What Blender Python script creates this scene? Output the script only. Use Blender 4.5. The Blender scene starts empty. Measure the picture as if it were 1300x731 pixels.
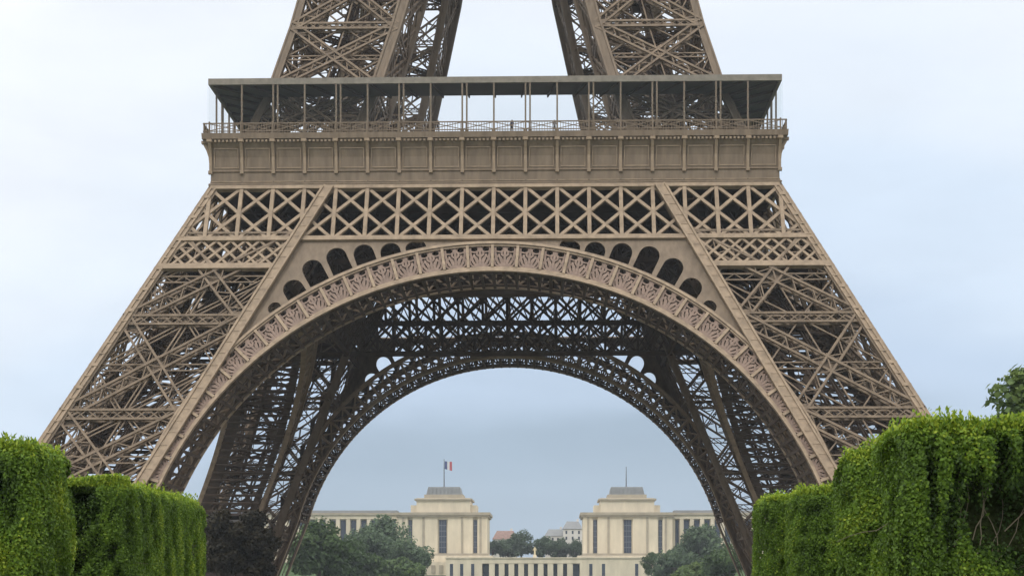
import bpy, math, random
import numpy as np
from mathutils import Vector, Matrix
from mathutils.geometry import delaunay_2d_cdt

random.seed(7)
RNG = np.random.default_rng(11)
scene = bpy.context.scene
COL = scene.collection
R = math.radians

# ------------------------------------------------------------------ camera
FPX = 2011.0                       # focal length in pixels of the 1300 px wide photograph
YAW = R(1.42)
CAM = Vector((7.0, -228.0, 1.7))
VPX = 650 + FPX * math.tan(YAW)
cam_data = bpy.data.cameras.new("camera")
cam_data.sensor_width = 36.0
cam_data.lens = FPX / 1300 * 36.0
cam_data.shift_y = (748 - 365.5) / 1300
cam_data.clip_start = 0.1
cam_data.clip_end = 12000
cam = bpy.data.objects.new("camera", cam_data)
COL.objects.link(cam)
cam.location = CAM
cam.rotation_euler = (R(90), 0, YAW)
scene.camera = cam
RIGHT = Vector((math.cos(YAW), math.sin(YAW), 0))
FWD = Vector((-math.sin(YAW), math.cos(YAW), 0))

def ground_point(lat, dep, z=0.0):
    """metres to the right of / ahead of the photographer -> world"""
    p = CAM + RIGHT * lat + FWD * dep
    return Vector((p.x, p.y, z))

def lat_of(px, dep):
    return (px - 650) / FPX * dep

def z_of(py, dep):
    return (748 - py) / FPX * dep + CAM.z

# ------------------------------------------------------------------ light
SUN_EL, SUN_AZ = R(52), R(200)      # azimuth clockwise from +Y (north = view direction)
world = bpy.data.worlds.new("World")
scene.world = world
world.use_nodes = True
wt = world.node_tree
wt.nodes.clear()
def N(t, kind, **kw):
    n = t.nodes.new(kind)
    for k, v in kw.items():
        setattr(n, k, v)
    return n
w_out = N(wt, 'ShaderNodeOutputWorld')
w_bg = N(wt, 'ShaderNodeBackground')
w_bg.inputs['Strength'].default_value = 0.1
sky = N(wt, 'ShaderNodeTexSky')
sky.sky_type = 'NISHITA'
sky.sun_disc = False
sky.sun_elevation = SUN_EL
sky.sun_rotation = SUN_AZ
tc = N(wt, 'ShaderNodeTexCoord')
sep = N(wt, 'ShaderNodeSeparateXYZ')
wt.links.new(tc.outputs['Generated'], sep.inputs[0])
# overcast: cloud deck brightness by height above the horizon, soft cloud masses
mp = N(wt, 'ShaderNodeMapping')
mp.inputs['Scale'].default_value = (2.2, 2.2, 7.0)
wt.links.new(tc.outputs['Generated'], mp.inputs['Vector'])
nz = N(wt, 'ShaderNodeTexNoise')
nz.inputs['Scale'].default_value = 1.6
nz.inputs['Detail'].default_value = 4.0
nz.inputs['Roughness'].default_value = 0.45
wt.links.new(mp.outputs[0], nz.inputs['Vector'])
def math_node(op, a, b=None, clamp=False):
    n = N(wt, 'ShaderNodeMath', operation=op, use_clamp=clamp)
    for i, v in enumerate((a, b)):
        if v is None:
            continue
        if isinstance(v, (int, float)):
            n.inputs[i].default_value = v
        else:
            wt.links.new(v, n.inputs[i])
    return n.outputs[0]
off = math_node('MULTIPLY', math_node('SUBTRACT', nz.outputs['Fac'], 0.5), 0.15)
brk = math_node('MULTIPLY', math_node('MULTIPLY', sep.outputs['X'], sep.outputs['X']), 1.0)
west = math_node('ADD', brk, math_node('MULTIPLY', sep.outputs['X'], -0.10))     # clouds thinner to the left of the tower
elev = math_node('ADD', math_node('ADD', sep.outputs['Z'], off), west)
ramp = N(wt, 'ShaderNodeValToRGB')
cr = ramp.color_ramp
cr.interpolation = 'EASE'
SKY_STOPS = [(0.0, (4.5, 5.6, 6.9)), (0.11, (3.9, 5.0, 6.25)), (0.165, (5.8, 7.1, 8.9)), (0.23, (7.4, 8.6, 10.1)),
             (0.31, (8.8, 9.6, 10.6)), (0.38, (9.6, 10.1, 10.8)), (0.65, (14.0, 14.1, 14.2)), (1.0, (19.0, 19.0, 19.0))]
cr.elements[0].position = SKY_STOPS[0][0]; cr.elements[1].position = SKY_STOPS[-1][0]
for p, c in SKY_STOPS[1:-1]:
    cr.elements.new(p)
SC = 20.0
for e, (p, c) in zip(cr.elements, SKY_STOPS):
    e.color = (c[0] / SC, c[1] / SC, c[2] / SC, 1)
wt.links.new(elev, ramp.inputs['Fac'])
gain = N(wt, 'ShaderNodeMix', data_type='RGBA', blend_type='MULTIPLY')
gain.inputs['Factor'].default_value = 1
wt.links.new(ramp.outputs['Color'], gain.inputs[6])
nz2 = N(wt, 'ShaderNodeTexNoise')
nz2.inputs['Scale'].default_value = 3.4
nz2.inputs['Detail'].default_value = 6.0
nz2.inputs['Roughness'].default_value = 0.5
nz2.inputs['Distortion'].default_value = 0.4
wt.links.new(mp.outputs[0], nz2.inputs['Vector'])
bright = math_node('ADD', math_node('MULTIPLY', math_node('SUBTRACT', nz2.outputs['Fac'], 0.5), 0.20 * SC), SC)
comb = N(wt, 'ShaderNodeCombineXYZ')
for i in range(3):
    wt.links.new(bright, comb.inputs[i])
wt.links.new(comb.outputs[0], gain.inputs[7])
mix = N(wt, 'ShaderNodeMix', data_type='RGBA')
mix.inputs['Factor'].default_value = 0.93
wt.links.new(sky.outputs['Color'], mix.inputs[6])
wt.links.new(gain.outputs[2], mix.inputs[7])
wt.links.new(mix.outputs[2], w_bg.inputs['Color'])
wt.links.new(w_bg.outputs[0], w_out.inputs['Surface'])

sun_data = bpy.data.lights.new("sun", 'SUN')
sun_data.energy = 1.3
sun_data.angle = R(14)
sun_data.color = (1.0, 0.965, 0.91)
sun = bpy.data.objects.new("sun", sun_data)
COL.objects.link(sun)
sun.rotation_euler = (R(90) - SUN_EL, 0, math.pi - SUN_AZ)
sd = Vector((math.sin(SUN_AZ) * math.cos(SUN_EL), math.cos(SUN_AZ) * math.cos(SUN_EL), math.sin(SUN_EL)))
sun.rotation_euler = sd.to_track_quat('Z', 'Y').to_euler()
sun.location = (0, -100, 200)

vs = scene.view_settings
vs.view_transform = 'Standard'
vs.look = 'None'
vs.exposure = 0.0
vs.gamma = 1.0
vs.use_curve_mapping = False
scene.render.engine = 'CYCLES'
scene.cycles.max_bounces = 6
scene.cycles.diffuse_bounces = 3
scene.cycles.volume_bounces = 0
scene.cycles.transparent_max_bounces = 12
scene.cycles.use_denoising = True

# ------------------------------------------------------------------ materials
def material(name, base, rough=0.7, var=0.15, scale=2.0, detail=5.0, second=None, bump=0.0, spec=0.3, stretch=None, metal=0.0):
    m = bpy.data.materials.new(name)
    m.use_nodes = True
    t = m.node_tree
    b = t.nodes['Principled BSDF']
    b.inputs['Roughness'].default_value = rough
    b.inputs['Specular IOR Level'].default_value = spec
    b.inputs['Metallic'].default_value = metal
    g = N(t, 'ShaderNodeTexCoord')
    src = g.outputs['Object']
    if stretch:
        mpn = N(t, 'ShaderNodeMapping')
        mpn.inputs['Scale'].default_value = stretch
        t.links.new(src, mpn.inputs['Vector'])
        src = mpn.outputs[0]
    n = N(t, 'ShaderNodeTexNoise')
    n.inputs['Scale'].default_value = scale
    n.inputs['Detail'].default_value = detail
    n.inputs['Roughness'].default_value = 0.6
    t.links.new(src, n.inputs['Vector'])
    r = N(t, 'ShaderNodeValToRGB')
    r.color_ramp.elements[0].position = 0.3
    r.color_ramp.elements[1].position = 0.7
    lo = [c * (1 - var) for c in base]
    hi = [c * (1 + var) for c in base] if second is None else second
    r.color_ramp.elements[0].color = (*lo, 1)
    r.color_ramp.elements[1].color = (*hi, 1)
    t.links.new(n.outputs['Fac'], r.inputs['Fac'])
    t.links.new(r.outputs['Color'], b.inputs['Base Color'])
    if bump:
        bp = N(t, 'ShaderNodeBump')
        bp.inputs['Strength'].default_value = bump
        bp.inputs['Distance'].default_value = 0.05
        t.links.new(n.outputs['Fac'], bp.inputs['Height'])
        t.links.new(bp.outputs[0], b.inputs['Normal'])
    return m

def leaf_material(name, dark, light, young, trans=0.35):
    """leaf colour varies from leaf to leaf through the 'hue' attribute (0 dark leaf .. 1 young shoot)"""
    m = bpy.data.materials.new(name)
    m.use_nodes = True
    t = m.node_tree
    t.nodes.clear()
    o = N(t, 'ShaderNodeOutputMaterial')
    a = N(t, 'ShaderNodeAttribute', attribute_name='hue')
    r = N(t, 'ShaderNodeValToRGB')
    r.color_ramp.elements[0].color = (*dark, 1)
    r.color_ramp.elements[1].color = (*young, 1)
    e = r.color_ramp.elements.new(0.55)
    e.color = (*light, 1)
    t.links.new(a.outputs['Fac'], r.inputs['Fac'])
    d = N(t, 'ShaderNodeBsdfPrincipled')
    d.inputs['Roughness'].default_value = 0.55
    d.inputs['Specular IOR Level'].default_value = 0.25
    tr = N(t, 'ShaderNodeBsdfTranslucent')
    mx = N(t, 'ShaderNodeMixShader')
    mx.inputs[0].default_value = trans
    t.links.new(r.outputs['Color'], d.inputs['Base Color'])
    t.links.new(r.outputs['Color'], tr.inputs['Color'])
    t.links.new(d.outputs[0], mx.inputs[1])
    t.links.new(tr.outputs[0], mx.inputs[2])
    t.links.new(mx.outputs[0], o.inputs['Surface'])
    return m

def glass_material(name, tint, opacity):
    m = bpy.data.materials.new(name)
    m.use_nodes = True
    t = m.node_tree
    t.nodes.clear()
    o = N(t, 'ShaderNodeOutputMaterial')
    tp = N(t, 'ShaderNodeBsdfTransparent')
    tp.inputs['Color'].default_value = (0.975, 0.98, 0.98, 1)
    g = N(t, 'ShaderNodeBsdfPrincipled')
    g.inputs['Base Color'].default_value = (*tint, 1)
    g.inputs['Roughness'].default_value = 0.15
    g.inputs['Specular IOR Level'].default_value = 0.6
    n = N(t, 'ShaderNodeTexNoise')
    n.inputs['Scale'].default_value = 0.8
    mul = N(t, 'ShaderNodeMath', operation='MULTIPLY')
    mul.inputs[1].default_value = opacity * 2
    t.links.new(n.outputs['Fac'], mul.inputs[0])
    mx = N(t, 'ShaderNodeMixShader')
    t.links.new(mul.outputs[0], mx.inputs[0])
    t.links.new(tp.outputs[0], mx.inputs[1])
    t.links.new(g.outputs[0], mx.inputs[2])
    t.links.new(mx.outputs[0], o.inputs['Surface'])
    return m

M = {}
M['iron'] = material('painted_iron', (0.182, 0.134, 0.092), rough=0.65, var=0.34, scale=0.9, detail=8, spec=0.22)
M['iron_light'] = material('painted_iron_plate', (0.178, 0.133, 0.092), rough=0.6, var=0.24, scale=1.3, detail=9, spec=0.22, stretch=(1, 1, 0.16))
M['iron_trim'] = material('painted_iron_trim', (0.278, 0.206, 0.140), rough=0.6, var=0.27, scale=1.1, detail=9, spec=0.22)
M['iron_scroll'] = material('painted_iron_scrollwork', (0.205, 0.142, 0.108), rough=0.65, var=0.25, scale=1.5)
M['iron_shaded'] = material('painted_iron_shaded', (0.078, 0.055, 0.040), rough=0.8, var=0.25, scale=0.6, spec=0.2)  # darker copy of the iron, shade of inner parts put into its colour
M['cladding'] = material('dark_brown_cladding', (0.06, 0.045, 0.04), rough=0.85, var=0.4, scale=0.5, spec=0.15)
M['canopy'] = material('canopy_sheet', (0.11, 0.105, 0.10), rough=0.5, var=0.12, scale=0.4)
M['canopy_edge'] = material('canopy_edge', (0.20, 0.175, 0.14), rough=0.6, var=0.2, scale=1.5)
M['masonry'] = material('masonry', (0.33, 0.29, 0.23), rough=0.85, var=0.18, scale=1.4, bump=0.3)
M['glass'] = glass_material('screen_glass', (0.40, 0.45, 0.48), 0.009)
M['stone'] = material('pale_limestone', (0.57, 0.495, 0.37), rough=0.85, var=0.14, scale=0.25, stretch=(1, 1, 0.3))
M['stone_trim_shaded'] = material('limestone_shaded', (0.33, 0.285, 0.215), rough=0.85, var=0.12, scale=0.3)  # stone darkened so that cornice shadow lines sit in its colour
M['roof_grey'] = material('grey_roof', (0.22, 0.225, 0.225), rough=0.7, var=0.1, scale=0.3)
M['window'] = material('dark_window_glass', (0.035, 0.045, 0.068), rough=0.25, var=0.2, scale=0.2, spec=0.5)
M['mullion'] = material('window_mullion', (0.12, 0.13, 0.15), rough=0.5, var=0.1)
M['plaster'] = material('pale_plaster', (0.62, 0.58, 0.54), rough=0.85, var=0.08, scale=0.2)
M['tiles'] = material('red_roof_tiles', (0.25, 0.165, 0.14), rough=0.85, var=0.2, scale=0.8)
M['bark'] = material('bark', (0.075, 0.055, 0.04), rough=0.9, var=0.35, scale=6, bump=0.5, stretch=(1, 1, 0.2))
M['twig'] = material('grey_brown_twigs', (0.13, 0.11, 0.075), rough=0.9, var=0.3, scale=9, stretch=(1, 1, 0.3))
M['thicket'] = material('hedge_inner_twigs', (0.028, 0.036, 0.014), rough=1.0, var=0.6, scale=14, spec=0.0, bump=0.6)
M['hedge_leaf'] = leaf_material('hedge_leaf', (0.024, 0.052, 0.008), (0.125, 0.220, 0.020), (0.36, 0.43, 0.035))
M['tree_leaf'] = leaf_material('tree_leaf', (0.032, 0.060, 0.018), (0.080, 0.130, 0.040), (0.16, 0.22, 0.06))
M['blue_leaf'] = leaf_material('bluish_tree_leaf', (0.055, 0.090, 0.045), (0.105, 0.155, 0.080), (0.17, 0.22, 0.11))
M['copper_leaf'] = leaf_material('copper_leaf', (0.020, 0.018, 0.008), (0.046, 0.036, 0.016), (0.085, 0.068, 0.030), trans=0.2)
M['lawn'] = material('lawn', (0.05, 0.085, 0.025), rough=0.95, var=0.35, scale=0.4, bump=0.3)
M['gravel'] = material('gravel_path', (0.15, 0.135, 0.11), rough=0.95, var=0.12, scale=3.0, bump=0.3)
M['asphalt'] = material('asphalt', (0.05, 0.05, 0.052), rough=0.9, var=0.2, scale=2.0)
M['flag_blue'] = material('flag_blue', (0.06, 0.08, 0.19), var=0.05)
M['flag_white'] = material('flag_white', (0.55, 0.54, 0.56), var=0.03)
M['flag_red'] = material('flag_red', (0.38, 0.08, 0.09), var=0.05)
M['gilt'] = material('gilded_bronze', (0.60, 0.52, 0.33), rough=0.45, var=0.1)

# ------------------------------------------------------------------ mesh helpers
class MB:
    """collects faces, builds ONE mesh object"""
    def __init__(self):
        self.v = []
        self.f = []
    def hexa(self, c):
        n = len(self.v)
        self.v.extend(c)
        for q in ((0, 3, 2, 1), (4, 5, 6, 7), (0, 1, 5, 4), (1, 2, 6, 5), (2, 3, 7, 6), (3, 0, 4, 7)):
            self.f.append(tuple(n + i for i in q))
    def box(self, x0, x1, y0, y1, z0, z1):
        self.hexa([Vector(p) for p in ((x0, y0, z0), (x1, y0, z0), (x1, y1, z0), (x0, y1, z0),
                                       (x0, y0, z1), (x1, y0, z1), (x1, y1, z1), (x0, y1, z1))])
    def bar(self, p, q, a, b=None, nrm=(0, -1, 0), shift=0.0):
        """bar p->q; width a in the plane across nrm, thickness b along nrm"""
        b = a if b is None else b
        p = Vector(p); q = Vector(q)
        d = q - p
        if d.length < 1e-4:
            return
        d.normalize()
        n = Vector(nrm)
        n = n - d * n.dot(d)
        if n.length < 1e-4:
            n = d.orthogonal()
        n.normalize()
        s = d.cross(n)
        s = s * (a / 2)
        t = n * (b / 2)
        o = n * shift
        self.hexa([p - s - t + o, p + s - t + o, p + s + t + o, p - s + t + o,
                   q - s - t + o, q + s - t + o, q + s + t + o, q - s + t + o])
    def truss(self, p, q, width, nrm, depth=0.0, fl=0.22, web=0.13, pitch=None, cross=False):
        """lattice member: two flanges (four when it has depth) with zigzag webs"""
        p = Vector(p); q = Vector(q)
        d = q - p
        L = d.length
        if L < 0.3:
            return
        d.normalize()
        n = Vector(nrm); n = (n - d * n.dot(d)).normalized()
        s = d.cross(n) * (width / 2 - fl / 2)
        k = max(2, int(round(L / (pitch or width * 0.9))))
        layers = (-depth / 2, depth / 2) if depth else (0.0,)
        for o in layers:
            oo = n * o
            self.bar(p + s + oo, q + s + oo, fl, fl, nrm)
            self.bar(p - s + oo, q - s + oo, fl, fl, nrm)
            for i in range(k):
                a = p + d * (L * i / k) + oo
                b = p + d * (L * (i + 1) / k) + oo
                sg = 1 if i % 2 else -1
                self.bar(a + s * sg, b - s * sg, web, web * 0.6, nrm)
                if cross:
                    self.bar(a - s * sg, b + s * sg, web, web * 0.5, nrm)
        if depth:
            for sg in (1, -1):
                for i in range(k):
                    a = p + d * (L * i / k) + s * sg
                    b = p + d * (L * (i + 1) / k) + s * sg
                    o = n * (depth / 2) * (1 if i % 2 else -1)
                    self.bar(a + o, b - o, web, web * 0.6, s)
    def plate(self, outer, holes, mapf, t):
        """flat plate with holes; mapf(u, v, n) -> world, n = 0 at the outer skin and t behind it"""
        co = []; ed = []
        for loop in [outer] + holes:
            n0 = len(co)
            co.extend(Vector(c) for c in loop)
            ed.extend((n0 + i, n0 + (i + 1) % len(loop)) for i in range(len(loop)))
        vs_, es_, fs_, *_ = delaunay_2d_cdt(co, ed, [], 0, 1e-5)
        def inside(pt, poly):
            c = False
            j = len(poly) - 1
            for i in range(len(poly)):
                xi, yi = poly[i]; xj, yj = poly[j]
                if (yi > pt[1]) != (yj > pt[1]) and pt[0] < (xj - xi) * (pt[1] - yi) / (yj - yi) + xi:
                    c = not c
                j = i
            return c
        n = len(self.v); m = len(vs_)
        self.v.extend(mapf(p.x, p.y, 0.0) for p in vs_)
        self.v.extend(mapf(p.x, p.y, t) for p in vs_)
        cnt = {}
        for f in fs_:
            c = sum((vs_[i] for i in f), Vector((0, 0))) / len(f)
            if not inside(c, outer) or any(inside(c, h) for h in holes):
                continue
            self.f.append(tuple(n + i for i in f))
            self.f.append(tuple(n + m + i for i in reversed(f)))
            for i in range(len(f)):
                a, b = f[i], f[(i + 1) % len(f)]
                if (b, a) in cnt:
                    del cnt[(b, a)]
                else:
                    cnt[(a, b)] = 1
        for a, b in cnt:
            self.f.append((n + b, n + a, n + m + a, n + m + b))
    def tube(self, pts, radii, sides=8, cap=True):
        rings = []
        pts = [Vector(p) for p in pts]
        for i, p in enumerate(pts):
            d = (pts[min(i + 1, len(pts) - 1)] - pts[max(i - 1, 0)]).normalized()
            a = d.orthogonal().normalized()
            if abs(d.z) > 0.5:
                a = (Vector((1, 0, 0)) - d * d.x).normalized()
            b = d.cross(a)
            rings.append(len(self.v))
            for k in range(sides):
                th = 2 * math.pi * k / sides
                self.v.append(p + (a * math.cos(th) + b * math.sin(th)) * radii[i])
        for i in range(len(rings) - 1):
            for k in range(sides):
                k2 = (k + 1) % sides
                self.f.append((rings[i] + k, rings[i] + k2, rings[i + 1] + k2, rings[i + 1] + k))
        if cap:
            self.f.append(tuple(rings[0] + k for k in reversed(range(sides))))
            self.f.append(tuple(rings[-1] + k for k in range(sides)))
    def build(self, name, mat, parent=None):
        me = bpy.data.meshes.new(name)
        me.from_pydata([tuple(p) for p in self.v], [], self.f)
        me.materials.append(mat)
        me.update()
        return link(name, me, parent)

def link(name, me, parent=None):
    o = bpy.data.objects.new(name, me)
    COL.objects.link(o)
    if parent is not None:
        o.parent = parent
    return o

def empty(name, loc=(0, 0, 0), rz=0.0, parent=None):
    o = bpy.data.objects.new(name, None)
    COL.objects.link(o)
    o.empty_display_size = 1
    o.location = loc
    o.rotation_euler = (0, 0, rz)
    if parent is not None:
        o.parent = parent
    return o

def tag(o, label=None, cat=None, group=None, kind=None):
    if label: o['label'] = label
    if cat: o['category'] = cat
    if group: o['group'] = group
    if kind: o['kind'] = kind
    return o

def turn_copies(part, root, n=4):
    """the other three sides of the tower: the part and its sub-parts, turned about the tower's axis"""
    out = [part]
    kids = list(part.children)
    for k in range(1, n):
        c = part.copy()
        COL.objects.link(c)
        c.parent = root
        c.rotation_euler = (0, 0, part.rotation_euler[2] + k * math.pi / 2)
        for ch in kids:
            d = ch.copy()
            COL.objects.link(d)
            d.parent = c
        out.append(c)
    return out

# ------------------------------------------------------------------ ground and paths
def hill(x, y):
    def ease(a, b):
        t = min(1.0, max(0.0, (y - a) / (b - a)))
        return t * t * (3 - 2 * t)
    return 7.5 * ease(330, 540) + 9.5 * ease(572, 600)
g = MB()
xs = [-1500, -900, -500, -300, -150, -60, 0, 60, 150, 300, 500, 900, 1500]
ys = [-420, -300, -150, 0, 150, 250, 300, 330, 360, 390, 420, 450, 480, 510, 540, 572, 580, 590, 600, 640, 760, 1000, 1500]
for yy in ys:
    for xx in xs:
        g.v.append(Vector((xx, yy, hill(xx, yy))))
W = len(xs)
for j in range(len(ys) - 1):
    for i in range(W - 1):
        g.f.append((j * W + i, j * W + i + 1, (j + 1) * W + i + 1, (j + 1) * W + i))
tag(g.build('ground', M['lawn']), kind='structure')
p = MB()
for (x0, x1, y0, y1) in ((-4.0, 13.0, -400, -75), (-75, 75, -75, 75), (-30, 30, 75, 190)):
    n0 = len(p.v)
    p.v.extend([Vector((x0, y0, .004)), Vector((x1, y0, .004)), Vector((x1, y1, .004)), Vector((x0, y1, .004))])
    p.f.append((n0, n0 + 1, n0 + 2, n0 + 3))
tag(p.build('path', M['gravel']), kind='structure')
p = MB()
p.v.extend([Vector((-900, 195, .004)), Vector((900, 195, .004)), Vector((900, 215, .004)), Vector((-900, 215, .004))])
p.f.append((0, 1, 2, 3))
tag(p.build('road', M['asphalt']), kind='structure')

# ------------------------------------------------------------------ the tower
def interp(tab, z):
    for (a, b), (c, d) in zip(tab, tab[1:]):
        if z <= c:
            return b + (d - b) * (z - a) / (c - a)
    return tab[-1][1]
W_OUT = [(0, 59.7), (51, 34.75), (57.6, 31.6), (67, 28.1), (77, 25.6), (95, 21.7), (116, 18.0)]
W_IN = [(0, 44.6), (51, 19.7), (57.6, 16.9), (67, 14.0), (77, 11.3), (95, 7.0), (116, 3.5)]
def wo(z): return interp(W_OUT, z)
def wi(z): return interp(W_IN, z)
def face(u, z, n=0.0):
    """point on the tower's south face plane: u across, z up, n metres inward"""
    return Vector((u, -wo(z) + n, z))
FN = Vector((0, -1, 0.5)).normalized() * 1.0      # outward normal of the lower, leaning face
FN = Vector((0, -0.894, -0.447)) if False else Vector((0, -0.894, 0.447))

tower = empty('iron_lattice_tower')
tag(tower, 'huge brown iron lattice tower on four splayed legs joined by arches', 'tower')

def chord_pt(ax, ay, z, inset=0.55):
    """chord line of the south-west pier; ax, ay: 1 outer edge, 0 inner edge"""
    fx = wo(z) - inset if ax else wi(z) + inset
    fy = wo(z) - inset if ay else wi(z) + inset
    return Vector((-fx, -fy, z))
FACES = [((0, 1), (1, 1), (0, -1, 0.3)), ((1, 0), (1, 1), (-1, 0, 0.3)), ((0, 0), (1, 0), (0, 1, -0.3)), ((0, 0), (0, 1), (1, 0, -0.3))]
LOW = [1.5, 11.0, 21.5, 33.2, 44.0]
HIGH = [57.4, 65.0, 73.5, 83.0, 93.5, 104.0, 114.0]

def build_chords(levels, name, parent, big):
    root = empty(name, parent=parent)
    zs = sorted(set(levels))
    for ax in (0, 1):
        for ay in (0, 1):
            c = MB()
            wide = big if ax != ay else big * 0.75
            for z0, z1 in zip(zs, zs[1:]):
                p, q = chord_pt(ax, ay, z0), chord_pt(ax, ay, z1)
                # a box girder: four corner angles and recessed webs
                nx = Vector((0, -1, 0))
                c.bar(p, q, wide * 0.72, wide * 0.72, nx)
                for sx in (-1, 1):
                    for sy in (-1, 1):
                        o = Vector((sx * wide * 0.42, sy * wide * 0.42, 0))
                        c.bar(p + o, q + o, wide * 0.2, wide * 0.2, nx)
            c.build('chord', M['iron_light'], root)
    return root

def build_face(levels, a, b, nrm, parent, dw, outer=True, dense=False):
    m = MB()
    dp = 0.8 if outer else 0.0
    fl, wb = (0.27, 0.13) if outer else (0.24, 0.11)
    for i, (z0, z1) in enumerate(zip(levels, levels[1:])):
        A0, B0 = chord_pt(*a, z0), chord_pt(*b, z0)
        A1, B1 = chord_pt(*a, z1), chord_pt(*b, z1)
        m.truss(A0, B1, dw, nrm, depth=dp, fl=fl, web=wb, pitch=dw * 0.8)
        m.truss(B0, A1, dw, nrm, depth=dp, fl=fl, web=wb, pitch=dw * 0.8)
        m.truss(A1, B1, dw * 0.8, nrm, depth=dp, fl=fl, web=wb, pitch=dw * 0.8, cross=outer)
        C = (A0 + B1 + A1 + B0) / 4
        g = 1.3 if outer else 0.8
        m.bar(C + (B1 - A0).normalized() * g, C - (B1 - A0).normalized() * g, g * 1.6, 0.12, nrm)     # gusset plate
        if outer:
            for P, Q in ((A1, B1), (B1, A1)):
                m.bar(P, P + (Q - P).normalized() * 2.0, 2.4, 0.12, nrm)
            Am, Bm = (A0 + A1) / 2, (B0 + B1) / 2
            m.truss(Am, Bm, dw * 0.55, nrm, fl=0.16, web=0.1, pitch=dw * 0.7)
        Am, Bm, H0, H1 = (A0 + A1) / 2, (B0 + B1) / 2, (A0 + B0) / 2, (A1 + B1) / 2
        t = 0.17 if outer else 0.14
        for P, Q in () if (dense and levels[0] > 50 and i == 0) else ((Am, H0), (Bm, H0), (Am, H1), (Bm, H1), (Am, A0.lerp(B0, .25)), (Bm, B0.lerp(A0, .25)),
                     (C, H0), (C, H1), (A0.lerp(A1, .25), A0.lerp(B0, .25)), (B0.lerp(B1, .25), B0.lerp(A0, .25)),
                     (A0.lerp(A1, .75), A1.lerp(B1, .25)), (B0.lerp(B1, .75), B1.lerp(A1, .25))):
            m.bar(P, Q, t, t, nrm)
            if dense:
                o = (Q - P).normalized().cross(Vector(nrm)).normalized() * .45
                m.bar(P + o, Q + o, t * .8, t, nrm)
    return m.build('bracing', M['iron'], parent)

pier = build_chords(LOW + [51.0], 'pier', tower, 1.5)
for i, (a, b, nrm) in enumerate(FACES):
    build_face(LOW, a, b, nrm, pier, 1.7, outer=(i < 2), dense=(i == 0))
# stiffening frames across the pier, the inclined lift track and the stairs inside it
for z in LOW[1:]:
    m = MB()
    c00, c01, c10, c11 = (chord_pt(x, y, z) for x, y in ((0, 0), (0, 1), (1, 0), (1, 1)))
    m.truss(c00, c11, 1.0, (0, 0, 1), fl=0.22, web=0.1)
    m.truss(c01, c10, 1.0, (0, 0, 1), fl=0.22, web=0.1)
    m.build('cross_frame', M['iron_shaded'], pier)
m = MB()
for sx in (-2.0, 2.0):
    lo = (chord_pt(0, 0, 2.0) + chord_pt(1, 1, 2.0)) / 2 + Vector((sx, -sx, 0)) * 0.7
    hi = (chord_pt(0, 0, 50) + chord_pt(1, 1, 50)) / 2 + Vector((sx, -sx, 0)) * 0.7
    m.truss(lo, hi, 0.9, (0.7, 0.7, 0.5), fl=0.26, web=0.13, pitch=2.2)
lo = (chord_pt(0, 0, 2.0) + chord_pt(1, 1, 2.0)) / 2
hi = (chord_pt(0, 0, 50) + chord_pt(1, 1, 50)) / 2
for i in range(24):
    c = lo.lerp(hi, i / 23)
    m.bar(c + Vector((-2.6, 2.6, 0)), c + Vector((2.6, -2.6, 0)), 0.14, 0.16, (0, 0, 1))
m.build('lift_track', M['iron_shaded'], pier)
m = MB()
for i in range(22):
    z0, z1 = 3 + i * 2.1, 3 + (i + 1) * 2.1
    c0, c1 = chord_pt(1, 0, z0, 3.5), chord_pt(1, 0, z1, 3.5)
    s0, s1 = (2.4, -2.4) if i % 2 else (-2.4, 2.4)
    m.bar(c0 + Vector((s0, 0, 0)), c1 + Vector((s1, 0, 0)), 0.8, 0.12, (0, 0, 1))
    m.bar(c0 + Vector((s0, 0, 1)), c1 + Vector((s1, 0, 1)), 0.12, 0.12, (0, 0, 1))
    m.box(c1.x + s1 - .6, c1.x + s1 + .6, c1.y - .5, c1.y + .5, z1 - .12, z1)
m.build('staircase', M['iron_shaded'], pier)
for ax in (0, 1):
    for ay in (0, 1):
        m = MB()
        c = chord_pt(ax, ay, 1.5)
        s = 2.6
        m.hexa([Vector((c.x - s * 1.3, c.y - s * 1.3, -0.6)), Vector((c.x + s * 1.3, c.y - s * 1.3, -0.6)), Vector((c.x + s * 1.3, c.y + s * 1.3, -0.6)), Vector((c.x - s * 1.3, c.y + s * 1.3, -0.6)),
                Vector((c.x - s, c.y - s, 1.7)), Vector((c.x + s, c.y - s, 1.7)), Vector((c.x + s, c.y + s, 1.7)), Vector((c.x - s, c.y + s, 1.7))])
        m.build('masonry_base', M['masonry'], pier)
m = MB()          # slab added inside the pier head as dark backing, seen from below
zf = 41.0
xo, xi = wo(zf) - 1.3, wi(zf) + 0.9
m.box(-xo, -xi, -xo, -xi, zf, zf + 0.35)
for k in range(7):
    t = -xo + (xo - xi) * (k + .5) / 7
    m.box(t - .15, t + .15, -xo, -xi, zf - .6, zf - 0.004)
m.build('pier_dark_slab', M['iron_shaded'], pier)
turn_copies(pier, tower)

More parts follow.
